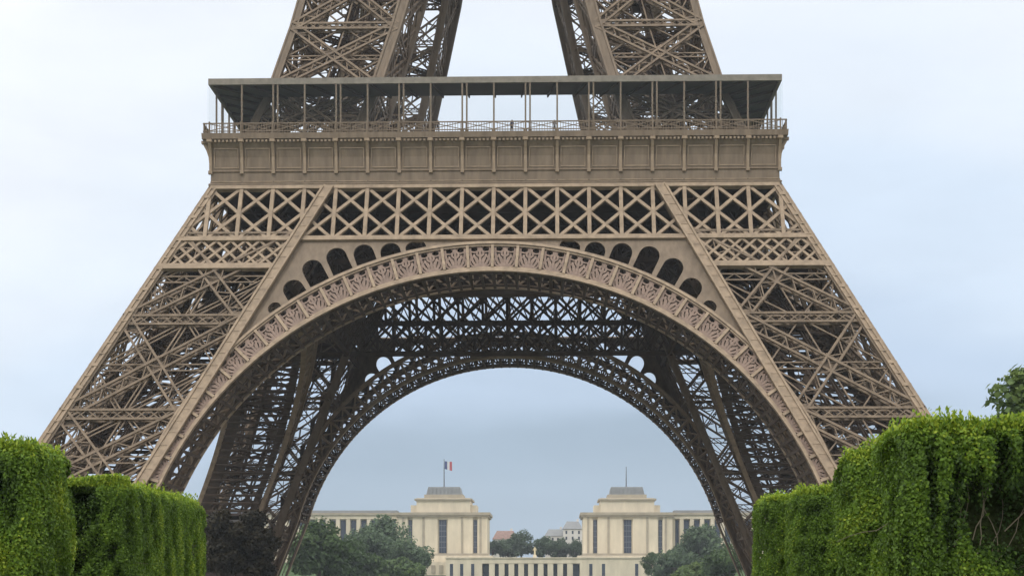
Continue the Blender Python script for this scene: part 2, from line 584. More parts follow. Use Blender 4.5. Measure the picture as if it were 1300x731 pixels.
upper = build_chords(HIGH, 'upper_pier', tower, 1.35)
for i, (a, b, nrm) in enumerate(FACES):
    build_face(HIGH, a, b, nrm, upper, 1.3, outer=(i < 2))
for z in HIGH:
    m = MB()
    c00, c01, c10, c11 = (chord_pt(x, y, z) for x, y in ((0, 0), (0, 1), (1, 0), (1, 1)))
    m.truss(c00, c11, 1.0, (0, 0, 1), depth=0.6, fl=0.2, web=0.12)
    m.truss(c01, c10, 1.0, (0, 0, 1), depth=0.6, fl=0.2, web=0.12)
    m.build('cross_frame', M['iron_shaded'], upper)
m = MB()
for sx in (-2.2, 2.2):
    for z0, z1 in zip(HIGH, HIGH[1:]):
        lo = (chord_pt(0, 0, z0) + chord_pt(1, 1, z0)) / 2 + Vector((sx, -sx, 0)) * 0.7
        hi = (chord_pt(0, 0, z1) + chord_pt(1, 1, z1)) / 2 + Vector((sx, -sx, 0)) * 0.7
        m.truss(lo, hi, 1.1, (0.7, 0.7, 0.3), depth=0.8, fl=0.22, web=0.12, pitch=1.4)
m.build('lift_track', M['iron_shaded'], upper)
turn_copies(upper, tower)

# --- great arches
ZC, RI, RE = 1.0, 38.35, 42.3
def taper(r, th):
    return r - 1.5 * (r - RI) / (RE - RI) * (th / R(71.0)) ** 2
def arch_pt(r, th, n=0.0):
    """th from the crown; below the springing the arch runs straight down along the pier"""
    r = taper(r, th)
    z = ZC + r * math.cos(th)
    return face(r * math.sin(th), z, n)
TH_END = R(71.0)
STEP = R(4.1)
NSEG = 72
def arch_line(off):
    """list of (u, z) along the arch at radius offset off, springing to springing"""
    pts = []
    r = RI + off
    leg = []
    thk = max(0.25, 1.0)
    re_ = taper(r, TH_END)
    ze = ZC + re_ * math.cos(TH_END); ue = re_ * math.sin(TH_END)
    for k in range(5):
        z = 0.8 + (ze - 0.8) * k / 5
        leg.append((ue + 0.48 * (ze - z) - off * 0.25 * (1 - k / 5), z))
    pts += [(-u, z) for u, z in leg]
    for i in range(NSEG + 1):
        th = -TH_END + 2 * TH_END * i / NSEG
        rr = taper(r, th)
        pts.append((rr * math.sin(th), ZC + rr * math.cos(th)))
    pts += [(u, z) for u, z in reversed(leg)]
    return pts
def ribbon(mb, o0, o1, n0, n1):
    """solid band between radius offsets o0..o1 and depths n0..n1"""
    A, B = arch_line(o0), arch_line(o1)
    base = len(mb.v)
    for (a, b) in zip(A, B):
        mb.v.extend([face(*a, n0), face(*b, n0), face(*b, n1), face(*a, n1)])
    for i in range(len(A) - 1):
        s = base + 4 * i
        for k in range(4):
            k2 = (k + 1) % 4
            mb.f.append((s + k, s + k2, s + 4 + k2, s + 4 + k))
    mb.f.append((base, base + 1, base + 2, base + 3))
    e = base + 4 * (len(A) - 1)
    mb.f.append((e + 3, e + 2, e + 1, e))

DEP = 10.5
m = MB()
for n0 in (-0.25, DEP):
    ribbon(m, 0.0, 0.32, n0 - 0.18, n0 + 0.62)
    ribbon(m, 0.34, 0.62, n0 + 0.02, n0 + 0.30)
    ribbon(m, RE - RI - 0.34, RE - RI, n0 - 0.18, n0 + 0.62)
    ribbon(m, RE - RI - 0.62, RE - RI - 0.36, n0 + 0.02, n0 + 0.30)
th_cells = [-TH_END + 2 * TH_END * i / 34 for i in range(35)]
for n0 in (-0.1, DEP + 0.1):
    for th in th_cells:
        m.bar(arch_pt(RI + .5, th, n0), arch_pt(RE - .5, th, n0), 0.34, 0.4, FN)
for ta, tb in zip(th_cells, th_cells[1:]):
    m.bar(arch_pt(RI + .5, ta, DEP + .1), arch_pt(RE - .5, tb, DEP + .1), 0.24, 0.2, FN)
    m.bar(arch_pt(RI + .5, tb, DEP + .1), arch_pt(RE - .5, ta, DEP + .1), 0.24, 0.16, FN)
arch = m.build('arch', M['iron_trim'], tower)
m = MB()
def arc_strip(mb, fn, t0, t1, n, w, th, seg):
    prev = fn(t0)
    for i in range(1, seg + 1):
        cur = fn(t0 + (t1 - t0) * i / seg)
        mb.bar(prev, cur, w, th, FN)
        prev = cur
for n0 in (0.05,):
    for i in range(34):
        ta, tb = th_cells[i], th_cells[i + 1]
        tm, hw = (ta + tb) / 2, (tb - ta) / 2
        def cell(a, b):      # a -1..1 across the cell, b 0..1 from intrados to extrados
            return arch_pt(RI + .6 + (RE - RI - 1.2) * b, tm + hw * a * 0.93, n0)
        # fan of scrolls: a palmette standing on the inner rim, two volutes, a ring
        for sg in (-1, 1):
            arc_strip(m, lambda t: cell(sg * (0.12 + 0.75 * math.sin(t)), 0.02 + 0.9 * (1 - math.cos(t))), 0, math.pi / 2, n0, 0.30, 0.16, 5)
            arc_strip(m, lambda t: cell(sg * (0.55 + 0.36 * math.cos(t)), 0.27 + 0.24 * math.sin(t)), 0, 2 * math.pi, n0, 0.22, 0.16, 8)
            arc_strip(m, lambda t: cell(sg * (0.5 + 0.4 * math.cos(t)), 0.86 + 0.15 * math.sin(t)), 0, 2 * math.pi, n0, 0.2, 0.14, 7)
            m.bar(cell(sg * 0.1, 0.0), cell(sg * 0.55, 0.62), 0.26, 0.16, FN)
        m.bar(cell(0, 0), cell(0, 1), 0.30, 0.2, FN)
        arc_strip(m, lambda t: cell(0.30 * math.cos(t), 0.66 + 0.16 * math.sin(t)), 0, 2 * math.pi, n0, 0.26, 0.18, 8)
m.build('scrollwork', M['iron_scroll'], arch)
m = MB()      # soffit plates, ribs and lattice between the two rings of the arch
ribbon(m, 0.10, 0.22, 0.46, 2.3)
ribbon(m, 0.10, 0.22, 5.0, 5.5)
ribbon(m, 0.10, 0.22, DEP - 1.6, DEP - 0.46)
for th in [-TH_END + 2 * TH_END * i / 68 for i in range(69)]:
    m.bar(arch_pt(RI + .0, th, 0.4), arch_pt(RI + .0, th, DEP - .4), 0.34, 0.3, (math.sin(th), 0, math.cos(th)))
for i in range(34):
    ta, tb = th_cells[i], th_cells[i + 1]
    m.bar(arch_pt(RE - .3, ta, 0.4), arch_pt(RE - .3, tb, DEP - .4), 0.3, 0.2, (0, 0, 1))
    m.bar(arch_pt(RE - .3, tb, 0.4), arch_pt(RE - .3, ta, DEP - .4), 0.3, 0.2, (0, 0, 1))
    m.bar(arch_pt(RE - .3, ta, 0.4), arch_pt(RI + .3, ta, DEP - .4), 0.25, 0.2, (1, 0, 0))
m.build('soffit', M['iron_shaded'], arch)
m = MB()      # the arcade: plate pierced by round-headed openings between arch and girder
ZG = 43.75
def chord_edge(z): return wi(z) + 0.75
def arcade_outline():
    top = [(-chord_edge(ZG), ZG), (chord_edge(ZG), ZG)]
    right = []
    z = ZG
    while z > 12:
        z -= 1.0
        u = chord_edge(z)
        if math.hypot(u, z - ZC) < taper(RE, math.atan2(u, z - ZC)) + 0.05:
            break
        right.append((u, z))
    th_r = math.atan2(right[-1][0], right[-1][1] - ZC)
    low = [(taper(RE, th) * math.sin(th), ZC + taper(RE, th) * math.cos(th)) for th in [th_r - 2 * th_r * i / 60 for i in range(61)]]
    left = [(-u, zz) for u, zz in reversed(right)]
    return [top[1]] + right + low + left + [top[0]]
holes = []
for k, tall in enumerate((1.05, 1.6, 2.5, 3.4, 3.3, 2.2, 0.95)):
    th = R(12.5 + 4.1 * k)
    hw = 1.22 if k < 6 else 0.8
    r0 = taper(RE, th) + 0.2
    cap_h = min(hw, tall * 0.75)
    r1 = r0 + tall - cap_h
    for sg in (1, -1):
        loc = [(-hw, r0), (hw, r0)] + [(hw * math.cos(a), r1 + cap_h * math.sin(a)) for a in [math.pi * j / 12 for j in range(13)]]
        loc = [(a * math.cos(th) + r * math.sin(th), ZC + r * math.cos(th) - a * math.sin(th)) for a, r in loc]
        loc = [(sg * u, z) for u, z in loc]
        if sg < 0:
            loc.reverse()
        holes.append(loc)
ok_holes = [h for h in holes if max(z for u, z in h) < ZG - 0.05]
m.plate(arcade_outline(), ok_holes, lambda u, z, n: face(u, z, n + 0.12), 0.55)
m.build('arcade', M['iron_light'], arch)
turn_copies(arch, tower)

# --- girders under the first platform
def clip(p, q, poly):
    """clip segment to a convex polygon (counter-clockwise)"""
    t0, t1 = 0.0, 1.0
    dx, dy = q[0] - p[0], q[1] - p[1]
    for i in range(len(poly)):
        a, b = poly[i], poly[(i + 1) % len(poly)]
        nx, ny = -(b[1] - a[1]), b[0] - a[0]
        num = nx * (p[0] - a[0]) + ny * (p[1] - a[1])
        den = nx * dx + ny * dy
        if abs(den) < 1e-9:
            if num < 0:
                return None
            continue
        t = -num / den
        if den > 0: t0 = max(t0, t)
        else: t1 = min(t1, t)
    if t1 - t0 < 1e-3:
        return None
    return ((p[0] + dx * t0, p[1] + dy * t0), (p[0] + dx * t1, p[1] + dy * t1))
BAY = 3.86
ZT = 50.75
def lattice(mb, poly, z0, z1, rows, bay, u0, u1, w, n, posts=True, shift=0.0, t=0.3):
    h = (z1 - z0) / rows
    k0, k1 = int(math.floor(u0 / bay)) - 1, int(math.ceil(u1 / bay)) + 1
    for k in range(k0, k1 + 1):
        ua = (k + shift) * bay
        for r in range(rows):
            for (a, b) in (((ua, z0 + r * h), (ua + bay, z0 + (r + 1) * h)), ((ua + bay, z0 + r * h), (ua, z0 + (r + 1) * h))):
                s = clip(a, b, poly)
                if s:
                    mb.bar(face(*s[0], n), face(*s[1], n), w, t * (1.0 if b[0] > a[0] else 0.8), FN)
        if posts:
            s = clip((ua, z0), (ua, z1), poly)
            if s:
                mb.bar(face(*s[0], n - .06), face(*s[1], n - .06), w * 1.15, t * 1.5, FN)
m = MB()
for n0 in (0.0,):
    m.bar(face(-wo(ZG) + .2, ZG, n0 + .1), face(wo(ZG) - .2, ZG, n0 + .1), 0.62, 0.7, FN)
    m.bar(face(-wo(ZT) + .2, ZT, n0 + .1), face(wo(ZT) - .2, ZT, n0 + .1), 0.5, 0.7, FN)
    for sg in (-1, 1):
        zb = 40.1
        m.bar(face(sg * (wo(zb) - .3), zb, .1), face(sg * (wi(zb) + .2), zb, .1), 0.75, 0.7, FN)
        # the pier's inner and outer edges carried up across the girder
        for z0, z1 in ((33.2, 50.9),):
            z0 = 1.5
            m.bar(face(sg * (wi(z0) + .5), z0, -.36), face(sg * (wi(z1) + .5), z1, -.36), 1.15, 0.35, FN)
            for e in (-.1, 1.08):
                m.bar(face(sg * (wi(z0) + e), z0, -.57), face(sg * (wi(z1) + e), z1, -.57), 0.24, 0.3, FN)
            z = 3.0
            while z < 50:
                m.bar(face(sg * (wi(z) + .0), z, -.56), face(sg * (wi(z) + 1.1), z, -.56), 0.16 if int(z * 10) % 3 else 0.5, 0.08, FN)
                m.bar(face(sg * (wo(z) - .12), z, -.3), face(sg * (wo(z) - .85), z, -.3), 0.14 if int(z * 10) % 3 else 0.45, 0.08, FN)
                z += 1.37
            z0 = 1.0
            for e in (.2, .78):
                m.bar(face(sg * (wo(z0) - e), z0, -.1), face(sg * (wo(z1) - e), z1, -.1), 0.24, 0.35, FN)
            m.bar(face(sg * (wo(z0) - .5), z0, -.05), face(sg * (wo(z1) - .5), z1, -.05), 0.5, 0.2, FN)
girder = m.build('girder', M['iron_trim'], tower)
m = MB()
poly = [(-wo(ZG) + .6, ZG), (wo(ZG) - .6, ZG), (wo(ZT) - .6, ZT), (-wo(ZT) + .6, ZT)]
lattice(m, poly, ZG, ZT, 2, BAY, -wo(ZG), wo(ZG), 0.40, 0.1, shift=0.0)
for sg in (-1, 1):
    za, zb = 40.3, ZG - 0.2
    pl = [(sg * wi(za), za), (sg * wo(za), za), (sg * wo(zb), zb), (sg * wi(zb), zb)]
    if sg < 0:
        pl.reverse()
    us = [q[0] for q in pl]
    lattice(m, pl, za, zb, 2, 1.75, min(us), max(us), 0.3, 0.1, posts=False)
m.build('lattice_panel', M['iron_trim'], girder)
turn_copies(girder, tower)
m = MB()      # girders between the inner edges of the piers
def inner_face(u, z): return Vector((u, -wi(z) - 0.4, z))
for (za, zb, bay, rows) in ((39.5, 44.0, 2.6, 2), (44.0, 50.6, 3.86, 2)):
    h = (zb - za) / rows
    for k in range(-10, 10):
        for r in range(rows):
            u = k * bay
            if abs(u) > wi(za) + 1: continue
            m.bar(inner_face(u, za + r * h), inner_face(u + bay, za + (r + 1) * h), 0.36, 0.3, FN)
            m.bar(inner_face(u + bay, za + r * h), inner_face(u, za + (r + 1) * h), 0.36, 0.24, FN)
        if abs(k * bay) < wi(za):
            m.bar(inner_face(k * bay, za), inner_face(k * bay, zb), 0.4, 0.45, FN)
for k in range(-16, 17):
    for za in (39.5, 44.0):
        zb = 44.0 if za < 40 else 50.6
        u = k * 1.7
        if abs(u) < wi(za) - 1:
            for du in (3.0, -3.0):
                m.bar(inner_face(u, za) + Vector((0, 2.6, 0)), inner_face(u + du, zb) + Vector((0, 2.6, 0)), 0.17, 0.15, FN)
for z in (39.5, 44.0, 50.6):
    m.bar(inner_face(-wi(z) - 14, z), inner_face(wi(z) + 14, z), 0.7, 0.6, FN)
inner = m.build('inner_girder', M['iron_shaded'], tower)
turn_copies(inner, tower)

# --- first platform: deck, underside, frieze
m = MB()
O, I = 34.2, 11.5
for (x0, x1, y0, y1) in ((-O, O, -O, -I), (-O, O, I, O), (-O, -I, -I, I), (I, O, -I, I)):
    m.box(x0, x1, y0, y1, 51.3, 51.7)
    m.box(x0, x1, y0, y1, 56.7, 57.1)
platform = m.build('platform', M['iron_shaded'], tower)
m = MB()
for k in range(-8, 9):
    t = k * BAY
    if abs(t) < I:
        for sg in (-1, 1):
            m.box(t - .2, t + .2, sg * I if sg > 0 else -O, O if sg > 0 else -I, 49.6, 51.296)
            m.box(sg * I if sg > 0 else -O, O if sg > 0 else -I, t - .2, t + .2, 49.5, 51.294)
    else:
        m.box(t - .2, t + .2, -O, O, 49.6, 51.296)
        m.box(-O, O, t - .2, t + .2, 49.5, 51.294)
m.build('floor_beam', M['iron_shaded'], platform)

PROF = [(50.95, 34.95), (51.3, 35.0), (51.5, 34.75), (52.7, 34.72), (52.85, 34.86), (53.0, 34.66), (54.6, 34.72), (55.6, 34.95), (56.3, 35.35), (56.6, 35.4), (56.65, 35.65), (57.35, 35.7)]
m = MB()
for (z0, a0), (z1, a1) in zip(PROF, PROF[1:]):
    n0 = len(m.v)
    m.v.extend([Vector((-a0, -a0, z0)), Vector((a0, -a0, z0)), Vector((a1, -a1, z1)), Vector((-a1, -a1, z1))])
    m.f.append((n0, n0 + 1, n0 + 2, n0 + 3))
n0 = len(m.v); a0 = PROF[0][1]; a1 = PROF[-1][1]
m.v.extend([Vector((-a1, -a1, 57.35)), Vector((a1, -a1, 57.35)), Vector((34.0, -34.0, 57.35)), Vector((-34.0, -34.0, 57.35))])
m.f.append((n0, n0 + 1, n0 + 2, n0 + 3))
n0 = len(m.v)
m.v.extend([Vector((-a0, -a0, 50.95)), Vector((a0, -a0, 50.95)), Vector((34.0, -34.0, 50.95)), Vector((-34.0, -34.0, 50.95))])
m.f.append((n0 + 3, n0 + 2, n0 + 1, n0))
frieze = m.build('frieze', M['iron_light'], tower)
m = MB()
for k in range(-9, 9):
    x0, x1 = k * BAY + .42, (k + 1) * BAY - .42
    for za, zb in ((53.25, 53.37), (55.55, 55.67)):
        m.box(x0, x1, -interp(PROF, (za + zb) / 2) - .07, -interp(PROF, (za + zb) / 2) + .12, za, zb)
    for xx in (x0, x1 - .1):
        m.hexa([Vector(p) for p in ((xx, -34.72, 53.37), (xx + .1, -34.72, 53.37), (xx + .1, -34.5, 53.37), (xx, -34.5, 53.37),
                                    (xx, -35.02, 55.55), (xx + .1, -35.02, 55.55), (xx + .1, -34.7, 55.55), (xx, -34.7, 55.55))])
    m.box(k * BAY + .1, (k + 1) * BAY - .1, -34.83, -34.6, 51.55, 51.67)
    for j in range(8):
        x = k * BAY + BAY * (j + .5) / 8
        m.box(x - .12, x + .12, -35.62, -35.3, 56.28, 56.52)
m.build('moulding', M['iron_trim'], frieze)
def prof(z): return interp([(a, b) for a, b in PROF], z)
def bracket_mesh():
    mb = MB()
    zs = [52.95, 53.6, 54.6, 55.4, 56.0, 56.55]
    dep = [0.14, 0.2, 0.26, 0.34, 0.40, 0.38]
    base = len(mb.v)
    for z, d in zip(zs, dep):
        y = -prof(z)
        for dx, dy in ((-.17, 0.1), (.17, 0.1), (.17, -d), (-.17, -d)):
            mb.v.append(Vector((dx, y + dy, z)))
    for i in range(len(zs) - 1):
        s = base + 4 * i
        for k in range(4):
            mb.f.append((s + k, s + (k + 1) % 4, s + 4 + (k + 1) % 4, s + 4 + k))
    mb.f.append((3, 2, 1, 0)); e = 4 * (len(zs) - 1); mb.f.append((e, e + 1, e + 2, e + 3))
    mb.box(-.3, .3, -prof(56.5) - .46, -prof(56.5) + .1, 56.25, 56.58)       # scroll head of the bracket
    mb.box(-.22, .22, -prof(52.8) - .2, -prof(52.8) + .1, 52.55, 52.93)
    return mb
br = bracket_mesh().build('bracket', M['iron_trim'], frieze)
for k in range(-9, 10):
    c = br if k == -9 else br.copy()
    if k != -9:
        COL.objects.link(c); c.parent = frieze
    c.location = (k * BAY, 0, 0)
turn_copies(frieze, tower)

# --- gallery: railing, screens, posts, canopy
m = MB()
for z, w_ in ((58.55, .14), (57.6, .1)):
    m.box(-35.5, 35.5, -35.55, -35.45, z - w_ / 2, z + w_ / 2)
k = -35.4
while k < 35.5:
    m.box(k - .03, k + .03, -35.53, -35.47, 57.35, 58.5)
    k += 0.32
for k in range(-9, 10):
    m.box(k * BAY - .09, k * BAY + .09, -35.6, -35.4, 57.35, 58.75)
    if k < 9:
        for a, b in (((k * BAY, 57.65), ((k + 1) * BAY, 58.5)), ((k * BAY, 58.5), ((k + 1) * BAY, 57.65))):
            m.bar((a[0], -35.5, a[1]), (b[0], -35.5, b[1]), .09, .05)
railing = m.build('railing', M['iron_light'], tower)
turn_copies(railing, tower)
m = MB()
ZR = 64.2
CO = 35.0
m.hexa([Vector(p) for p in ((-CO, -CO, ZR - .75), (CO, -CO, ZR - .75), (CO - .35, -CO + .35, ZR - .75), (-CO + .35, -CO + .35, ZR - .75),
                            (-CO, -CO, ZR), (CO, -CO, ZR), (CO - .35, -CO + .35, ZR), (-CO + .35, -CO + .35, ZR))])
canopy = m.build('canopy', M['canopy_edge'], tower)
m = MB()
n0 = 0
ci = 29.3
m.hexa([Vector(p) for p in ((-CO + .36, -CO + .36, ZR - .45), (CO - .36, -CO + .36, ZR - .45), (ci, -ci, ZR - .55), (-ci, -ci, ZR - .55),
                            (-CO + .36, -CO + .36, ZR - .12), (CO - .36, -CO + .36, ZR - .12), (ci, -ci, ZR + .2), (-ci, -ci, ZR + .2))])
m.build('canopy_sheet', M['canopy'], canopy)
m = MB()
for k in range(-9, 10):
    t = k * BAY * .985
    m.bar((t, -CO + .5, ZR - .62), (t * .86, -ci, ZR - .72), .16, .3, (0, 0, 1))
m.build('canopy_rafter', M['iron_shaded'], canopy)
def post_mesh(w_):
    mb = MB()
    mb.box(-w_ / 2, w_ / 2, -34.95, -34.95 + w_, 57.35, ZR - .76)
    mb.box(-w_, w_, -35.0, -34.75, 57.35, 57.75)
    return mb
pm = post_mesh(.20).build('post', M['iron_light'], canopy)
first = True
for k in range(-8, 9):
    for off in ((0, .55) if k % 2 else (0,)):
        c = pm if first else pm.copy()
        if not first:
            COL.objects.link(c); c.parent = canopy
        first = False
        c.location = (k * BAY + off, 0, 0)
m = MB()
m.box(-34.9, 34.9, -35.14, -35.11, 58.7, ZR - .8)
m.build('glass_screen', M['glass'], canopy)
turn_copies(canopy, tower)
m = MB()          # second platform closes the upper legs far above the picture
m.box(-19.5, 19.5, -19.5, 19.5, 114.0, 117.5)
m.box(-20.3, 20.3, -20.3, 20.3, 117.5, 118.0)
m.build('second_platform', M['iron_light'], tower)

# ------------------------------------------------------------------ foliage helpers
def leaf_mesh(name, pts, nrm, size, hue, mat, parent, droop=0.0, aspect=1.6, rng=RNG):
    """one quad (folded diamond) per leaf, scattered with random tilt about the given normals"""
    n = len(pts)
    d = nrm + rng.normal(0, 0.55, (n, 3))
    d /= np.linalg.norm(d, axis=1)[:, None] + 1e-9
    a = rng.normal(0, 1, (n, 3))
    a[:, 2] -= droop * 2
    a -= d * np.sum(a * d, axis=1)[:, None]
    a /= np.linalg.norm(a, axis=1)[:, None] + 1e-9
    b = np.cross(d, a)
    s = (size * rng.uniform(0.45, 1.6, n))[:, None]
    L = a * s * aspect * 0.5
    Wd = b * s * 0.5
    fold = d * s * 0.15
    v = np.empty((n, 4, 3))
    v[:, 0] = pts - L
    v[:, 1] = pts + Wd + fold
    v[:, 2] = pts + L
    v[:, 3] = pts - Wd + fold
    me = bpy.data.meshes.new(name)
    me.vertices.add(n * 4)
    me.vertices.foreach_set('co', v.reshape(-1).astype(np.float32))
    me.loops.add(n * 4)
    me.loops.foreach_set('vertex_index', np.arange(n * 4, dtype=np.int32))
    me.polygons.add(n)
    me.polygons.foreach_set('loop_start', np.arange(0, n * 4, 4, dtype=np.int32))
    me.update()
    me.validate()
    at = me.attributes.new('hue', 'FLOAT', 'FACE')
    at.data.foreach_set('value', np.clip(hue, 0, 1).astype(np.float32))
    me.materials.append(mat)
    return link(name, me, parent)

def lumps(p, f, seed):
    r = np.random.default_rng(seed)
    out = np.zeros(len(p))
    for i in range(6):
        k = r.normal(0, 1, 3); k /= np.linalg.norm(k)
        out += np.sin(p @ k * f * r.uniform(.6, 1.7) + r.uniform(0, 6.28))
    return out / 6 ** .5

def clipped_hedge(label, lat0, lat1, d0, d1, H, holes=(), seed=1, density=5200, rnd=0.36, bulge=.03, leaf=.028):
    """a hedge block clipped square, corners soft; holes: (face lat, z, radius_lat, radius_z) thin places on the near face"""
    rng = np.random.default_rng(seed)
    c = ground_point((lat0 + lat1) / 2, (d0 + d1) / 2)
    root = empty('clipped_hedge', c, YAW)
    tag(root, label, 'hedge', 'clipped hedges beside the avenue')
    a, b = (lat1 - lat0) / 2, (d1 - d0) / 2
    inner = np.array([a - rnd, b - rnd, H - rnd])
    faces = [(0, -1, 4 * b * H / 2, 1), (0, 1, 4 * b * H / 2, 1), (1, -1, 2 * a * H, 1), (1, 1, 2 * a * H, .15), (2, 1, 4 * a * b, .8)]
    P, Nn = [], []
    for ax, sg, area, dk in faces:
        n = int(area * density * dk)
        q = np.stack([rng.uniform(-a, a, n), rng.uniform(-b, b, n), rng.uniform(0.1, H, n)], 1)
        q[:, ax] = sg * (a, b)[ax] if ax < 2 else H
        cl = np.clip(q, -inner, inner)
        cl[:, 2] = np.clip(q[:, 2], 0, inner[2])
        dd = q - cl
        ln = np.linalg.norm(dd, axis=1)[:, None] + 1e-9
        nn = dd / ln
        P.append(cl + nn * rnd); Nn.append(nn)
    P = np.concatenate(P); Nn = np.concatenate(Nn)
    big = lumps(P, 2.0, seed + 3)
    fine = lumps(P * np.array([1, 1, .62]), 6.0, seed + 5)
    tiny = lumps(P * np.array([1, 1, .6]), 17.0, seed + 7)
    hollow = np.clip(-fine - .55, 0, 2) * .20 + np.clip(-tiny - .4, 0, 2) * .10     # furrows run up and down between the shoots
    depth = rng.exponential(0.07, len(P)) + hollow
    P2 = P + Nn * (bulge * (0.7 * big + 0.4 * fine + .35 * tiny) - depth * .8)[:, None] + rng.normal(0, .015, P.shape)
    keep = rng.uniform(0, 1, len(P)) > 0.5 * np.clip(hollow * 3, 0, 1)
    bare = np.zeros(len(P), bool)
    x = P[:, 0] + (lat0 + lat1) / 2
    near = Nn[:, 1] < -0.4
    for (hl, hz, rl, rz) in holes:
        e = ((x - hl) / rl) ** 2 + ((P[:, 2] - hz) / rz) ** 2 + 0.5 * fine + .3 * big + .4 * tiny
        inside = near & (e < 1)
        bare |= inside
        deep = inside & (rng.uniform(0, 1, len(P)) < np.clip(.88 - .22 * tiny - .15 * fine, .3, .95))
        P2[deep, 1] += (.10 + .42 * rng.uniform(0, 1, deep.sum())) * np.clip(1.4 * (1 - e[deep]), .1, 1)
        keep &= ~(deep & (rng.uniform(0, 1, len(P)) < .25))
    P2, Nk = P2[keep], Nn[keep]
    topness = np.clip((P2[:, 2] - (H - 0.30)) / 0.30, 0, 1)
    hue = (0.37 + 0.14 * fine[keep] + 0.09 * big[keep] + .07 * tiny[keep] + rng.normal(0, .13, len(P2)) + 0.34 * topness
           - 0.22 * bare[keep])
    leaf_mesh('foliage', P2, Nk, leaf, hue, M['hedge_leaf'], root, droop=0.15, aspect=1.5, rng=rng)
    # young shoots standing up from the clipped top edge
    n = int(4 * a * b * 500) + int(2 * (a + b) * 700)
    q = np.stack([rng.uniform(-a, a, n), rng.uniform(-b, b, n), np.full(n, H)], 1)
    edge = rng.uniform(0, 1, n) < .6
    q[edge, 1] = -b + rng.uniform(0, .3, edge.sum())
    cl = np.clip(q, -inner, inner)
    dd = q - cl
    q = cl + dd / (np.linalg.norm(dd, axis=1)[:, None] + 1e-9) * rnd
    q[:, 2] += np.minimum(rng.exponential(.035, n), .12) * (1 + .6 * lumps(q, 5, seed + 4)) + bulge * lumps(q, 2.0, seed + 3)
    up = np.tile(np.array([0, -.6, .25]), (n, 1)) + rng.normal(0, .5, (n, 3))
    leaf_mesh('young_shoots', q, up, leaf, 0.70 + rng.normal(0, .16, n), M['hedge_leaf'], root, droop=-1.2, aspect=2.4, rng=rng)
    # twiggy core, set well back
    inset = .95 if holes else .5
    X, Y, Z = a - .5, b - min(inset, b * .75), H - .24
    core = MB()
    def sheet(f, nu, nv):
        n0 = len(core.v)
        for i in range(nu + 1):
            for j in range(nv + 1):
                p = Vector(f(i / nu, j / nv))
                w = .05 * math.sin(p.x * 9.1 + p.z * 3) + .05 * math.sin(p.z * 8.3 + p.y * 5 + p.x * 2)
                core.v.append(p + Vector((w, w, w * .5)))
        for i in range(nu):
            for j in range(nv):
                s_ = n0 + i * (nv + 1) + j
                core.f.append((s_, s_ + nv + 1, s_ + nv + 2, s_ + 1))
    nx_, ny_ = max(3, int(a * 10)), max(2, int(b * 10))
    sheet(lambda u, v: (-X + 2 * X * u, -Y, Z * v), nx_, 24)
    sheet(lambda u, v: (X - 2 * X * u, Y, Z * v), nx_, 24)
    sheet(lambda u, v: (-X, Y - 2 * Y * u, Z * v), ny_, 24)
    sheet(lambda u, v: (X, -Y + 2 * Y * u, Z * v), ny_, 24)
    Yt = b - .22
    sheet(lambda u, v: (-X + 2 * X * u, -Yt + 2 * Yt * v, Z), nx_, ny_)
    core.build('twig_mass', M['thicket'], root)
    for (hl, hz, rl, rz) in holes:
        br_ = MB()
        for i in range(4):
            px_ = hl - (lat0 + lat1) / 2 + rng.uniform(-rl, rl) * .9
            z = max(.3, hz - rz * rng.uniform(.6, 1.1))
            y = -b + rng.uniform(.2, .5)
            ang = rng.uniform(.2, 1.5) * (1 if rng.uniform() < .75 else -1)
            pts = []
            for s_ in range(10):
                pts.append((px_, y, z))
                px_ += math.sin(ang) * .17; z += math.cos(ang) * .17; y += rng.uniform(-.04, .05)
                ang += rng.uniform(-.5, .5)
            br_.tube(pts, [.008 - .0006 * s_ for s_ in range(10)], 5)
        br_.build('bare_branch', M['twig'], root)
    return root

